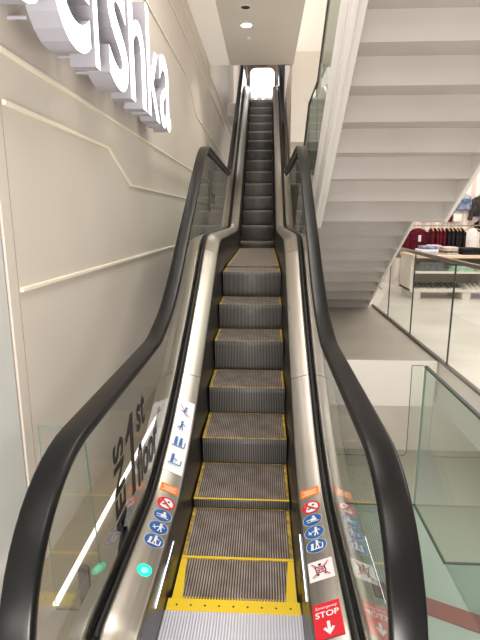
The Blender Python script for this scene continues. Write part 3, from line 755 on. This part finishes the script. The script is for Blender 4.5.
# clothes rail with garments
RY, RZ = 9.2, 1.39
rk = empty('clothes_rack', (3.7, RY, 0), 'metal clothes rail behind the table carrying burgundy and black garments', 'clothes rack')
mb = MB(); mb.cyl((2.7, RY, RZ), (4.90, RY, RZ), .014, n=10); part(mb, 'rail', M['chrome'], rk)
for x in (2.72, 4.88):
    mb = MB(); mb.cyl((x, RY, 0), (x, RY, RZ), .014, n=10); part(mb, 'post', M['chrome'], rk)
    mb = MB(); mb.cyl((x, RY-.25, .015), (x, RY+.25, .015), .014, n=8); part(mb, 'foot', M['chrome'], rk)
def coat_mesh(m, wide=.20, length=.72, thick=.035, seed=0):
    """garment seen nearly from its side on a hanger: shoulders, sleeves, hem"""
    rnd = random.Random(seed); mb = MB(); vs = []
    rows = [(-.075, .25, .6), (-.10, .62, .8), (-.16, 1.0, 1.0), (-.34, .92, 1.1), (-.52, .98, 1.2), (-length, 1.06, 1.25)]
    for (zz, wf, tf) in rows:
        for i in range(16):
            t = 2*math.pi*i/16; k = 1+.16*math.sin(3*t+seed)*(abs(zz)/length)
            vs.append((thick*tf*math.cos(t)*k, wide*wf*math.sin(t), zz+rnd.uniform(-.006, .006)))
    n = len(rows)
    mb.add(vs, [(r*16+i, r*16+(i+1) % 16, (r+1)*16+(i+1) % 16, (r+1)*16+i) for r in range(n-1) for i in range(16)], 0, True)
    mb.add(vs, [tuple(range(16)), tuple(range((n-1)*16, n*16))])
    for s in (-1, 1): mb.cyl((0, s*wide*.93, -.15), (.004, s*wide*1.12, -.60), .033, .027, n=10)
    return mb.mesh('coat', [m])
def hanger_mesh():
    mb = MB(); mb.tube([(0, -.19, -.125), (0, -.10, -.085), (0, 0, -.066), (0, .10, -.085), (0, .19, -.125)], .011, 8)
    mb.tube([(0, 0, -.066), (0, 0, -.012)]+[(0, .018*math.sin(t), .004-.018*math.cos(t)+.0) for t in [math.pi*k/6 for k in range(0, 9)]], .0035, 6, 1)
    return mb.mesh('hanger', [M['hanger_wood'], M['chrome']])
hm = hanger_mesh()
gm = {k: coat_mesh(M[m], .19, .72, .026, i) for i, (k, m) in enumerate((('r', 'burgundy'), ('k', 'black_cloth')))}
tagmesh = MB(); tagmesh.box(-.03, .03, -.206, -.204, -.42, -.28); tagmesh = tagmesh.mesh('price_tag', [M['s_white']])
xs = [3.07, 3.49]+[3.77+.080*i for i in range(4)]+[4.11+.079*i for i in range(5)]
for i, x in enumerate(xs):
    k = 'r' if i < 6 else 'k'
    e = empty('garment', (x, RY, RZ+.013), '', 'clothing', 'burgundy coats on the rail' if k == 'r' else 'black garments on the rail')
    e.rotation_euler.z = math.radians(random.uniform(-3, 3)) if i > 1 else math.radians(80)
    e['label'] = ('burgundy coat hanging in the close packed row on the clothes rail' if k == 'r' else 'black garment hanging at the right part of the clothes rail')
    if i == 0: e['label'] = 'burgundy coat turned to the front at the left end of the clothes rail'
    if i == 1: e['label'] = 'burgundy coat turned to the front with a white tag, second on the clothes rail'
    for nm, me in (('coat_body', gm[k]), ('hanger', hm)):
        o = bpy.data.objects.new(nm, me); COL.objects.link(o); o.parent = e
    if i < 2:
        o = bpy.data.objects.new('price_tag', tagmesh); COL.objects.link(o); o.parent = e; o.rotation_euler.z = math.radians(-80); o.location = (.14, .0, .06)
# white top turned to the front at the end of the rail
e = empty('garment', (4.66, RY, RZ+.013), 'white top turned to the front at the right end of the clothes rail', 'clothing'); e.rotation_euler.z = math.radians(84)
for nm, me in (('top_body', coat_mesh(M['white_cloth'], .13, .56, .03, 5)), ('hanger', hm)):
    o = bpy.data.objects.new(nm, me); COL.objects.link(o); o.parent = e
# things on the shop's back wall
BY = 10.199
def wall_garment(name, outline_, m, label, dep=.07, x=0, z=0, extra=None):
    e = empty(name, (x, BY, z), label, 'clothing')
    mb = MB(); mb.prism([(x+a, z+b) for a, b in outline_], BY-.02-dep, BY-.02, 'y'); part(mb, 'garment_body', m, e, .02)
    mb = MB(); mb.tube([(x-.14, BY-.05, z+.01), (x, BY-.05, z+.06), (x+.14, BY-.05, z+.01)], .008, 8); mb.tube([(x, BY-.05, z+.06), (x, BY-.05, z+.13), (x, BY-.0, z+.13)], .005, 6); part(mb, 'hanger', M['chrome'], e)
    if extra: extra(e)
    return e
def waistband(e):
    mb = MB(); mb.box(4.78-.155, 4.78+.155, BY-.105, BY-.09, 1.99, 2.03); part(mb, 'waistband', M['light_denim'], e)
    for dx in (-.12, .0, .12):
        mb = MB(); mb.box(4.78+dx-.008, 4.78+dx+.008, BY-.11, BY-.105, 1.98, 2.04); part(mb, 'belt_loop', M['denim'], e)
wall_garment('denim_skirt', [(-.15, 0), (.15, 0), (.23, -.30), (.10, -.315), (-.10, -.315), (-.23, -.30)], M['denim'], 'blue denim skirt hanging on the shop back wall', .08, 4.78, 2.04, waistband)
def jk(e):
    for s in (-1, 1):
        mb = MB(); mb.cyl((5.26+s*.22, BY-.07, 1.97), (5.26+s*.32, BY-.10, 1.50), .07, .05, n=12); part(mb, 'sleeve', M['leather'], e)
    mb = MB(); mb.box(5.255, 5.265, BY-.118, BY-.112, 1.62, 1.98); part(mb, 'zip', M['chrome'], e)
wall_garment('leather_jacket', [(-.07, .02), (.07, .02), (.24, -.04), (.22, -.3), (.23, -.48), (-.23, -.48), (-.22, -.3), (-.24, -.04)], M['leather'], 'black leather jacket hanging on the shop back wall right of the denim skirt', .10, 5.26, 2.06, jk)
def trs(e): pass
wall_garment('trousers', [(-.16, 0), (.16, 0), (.2, -.75), (.03, -.75), (.0, -.25), (-.03, -.75), (-.2, -.75)], M['beige_cloth'], 'pale beige trousers hanging low on the shop back wall under the jacket', .06, 5.18, 1.42)
wall_garment('top', [(-.06, 0), (.06, 0), (.14, -.05), (.10, -.14), (.10, -.34), (-.10, -.34), (-.10, -.14), (-.14, -.05)], M['burgundy'], 'maroon top on the shop back wall above the rail, half hidden by the stair', .06, 4.46, 1.80)
wall_garment('handbag', [(-.13, -.10), (.13, -.10), (.16, -.28), (-.16, -.28)], M['leather'], 'small dark patterned bag on the shop back wall just above the clothes rail', .07, 3.96, 1.80)
mb = MB(); mb.prism(rrect(4.66, 1.56, .19, .17, .01), BY-.10, BY-.07, 'y'); mb.box(4.64, 4.68, BY-.07, BY, 1.54, 1.58); tag(mb.build('price_card', M['white_cloth']), 'blank white card sign on the shop back wall below the denim skirt', 'sign')

# ------------------------------------------------------------------ LIGHT
w = bpy.data.worlds.new('World'); S.world = w; w.use_nodes = True
w.node_tree.nodes['Background'].inputs[0].default_value = (1, .96, .92, 1); w.node_tree.nodes['Background'].inputs[1].default_value = .72
def area(name, loc, size, power, col=(1, .95, .90), rot=(0, 0, 0), sy=None):
    L = bpy.data.lights.new(name, 'AREA'); L.energy = power; L.color = col; L.size = size
    if sy: L.shape = 'RECTANGLE'; L.size_y = sy
    o = bpy.data.objects.new(name, L); COL.objects.link(o); o.location = loc; o.rotation_euler = rot; return o
area('ceiling_panel_light', (.0, 1.5, 4.2), .8, 60, sy=3.0)
area('ceiling_panel_light', (.0, -2.5, 4.2), .9, 50, sy=2.0)
area('added_ceiling_fill', (.0, -3.6, .4), 1.2, 240, rot=(math.radians(150), 0, 0))  # added unseen lamp behind the viewer, lifts the ceiling
area('stairwell_light', (1.8, 3.0, 8.3), 2.5, 260)
area('shop_light', (4.6, 7.4, 4.2), 2.5, 190, sy=4)
area('shop_light', (4.2, 2.0, 4.2), 2.5, 150, sy=4)
area('upper_floor_light', (.6, 16.0, 8.4), 1.0, 120)
area('added_void_fill', (3.2, 5.0, -.6), 2.0, 90)  # added to brighten the lower floor in the void, no fitting there
area('added_void_fill', (1.4, .5, -.75), 1.0, 16, rot=(math.radians(98), 0, 0), sy=.4)  # added under the slab to light the white fascia
area('added_shaft_fill', (.1, 8.5, 8.3), .8, 170)  # added above the upper flight to lift its dark steps
def spot(loc, power, ang=100):
    L = bpy.data.lights.new('downlight', 'SPOT'); L.energy = power; L.color = (1, .93, .84); L.spot_size = math.radians(ang); L.spot_blend = .6; L.shadow_soft_size = .07
    o = bpy.data.objects.new('downlight', L); COL.objects.link(o); o.location = loc
spot((-.175, 5.85, 4.235), 90)

# ------------------------------------------------------------------ CAMERA
c = bpy.data.cameras.new('camera'); cam = bpy.data.objects.new('camera', c); COL.objects.link(cam); S.camera = cam
c.sensor_fit = 'VERTICAL'; c.sensor_height = 24; c.lens = 24*480/640
cam.location = (.112, -1.717, 1.579); cam.rotation_mode = 'XYZ'
cam.rotation_euler = (math.pi/2-.212, 0, .05); c.clip_start = .05
S.view_settings.view_transform = 'Standard'
S.view_settings.exposure = -.10
S.cycles.use_denoising = True
S.cycles.max_bounces = 10; S.cycles.transparent_max_bounces = 24; S.cycles.glossy_bounces = 5; S.cycles.diffuse_bounces = 4
S.cycles.sample_clamp_indirect = 6
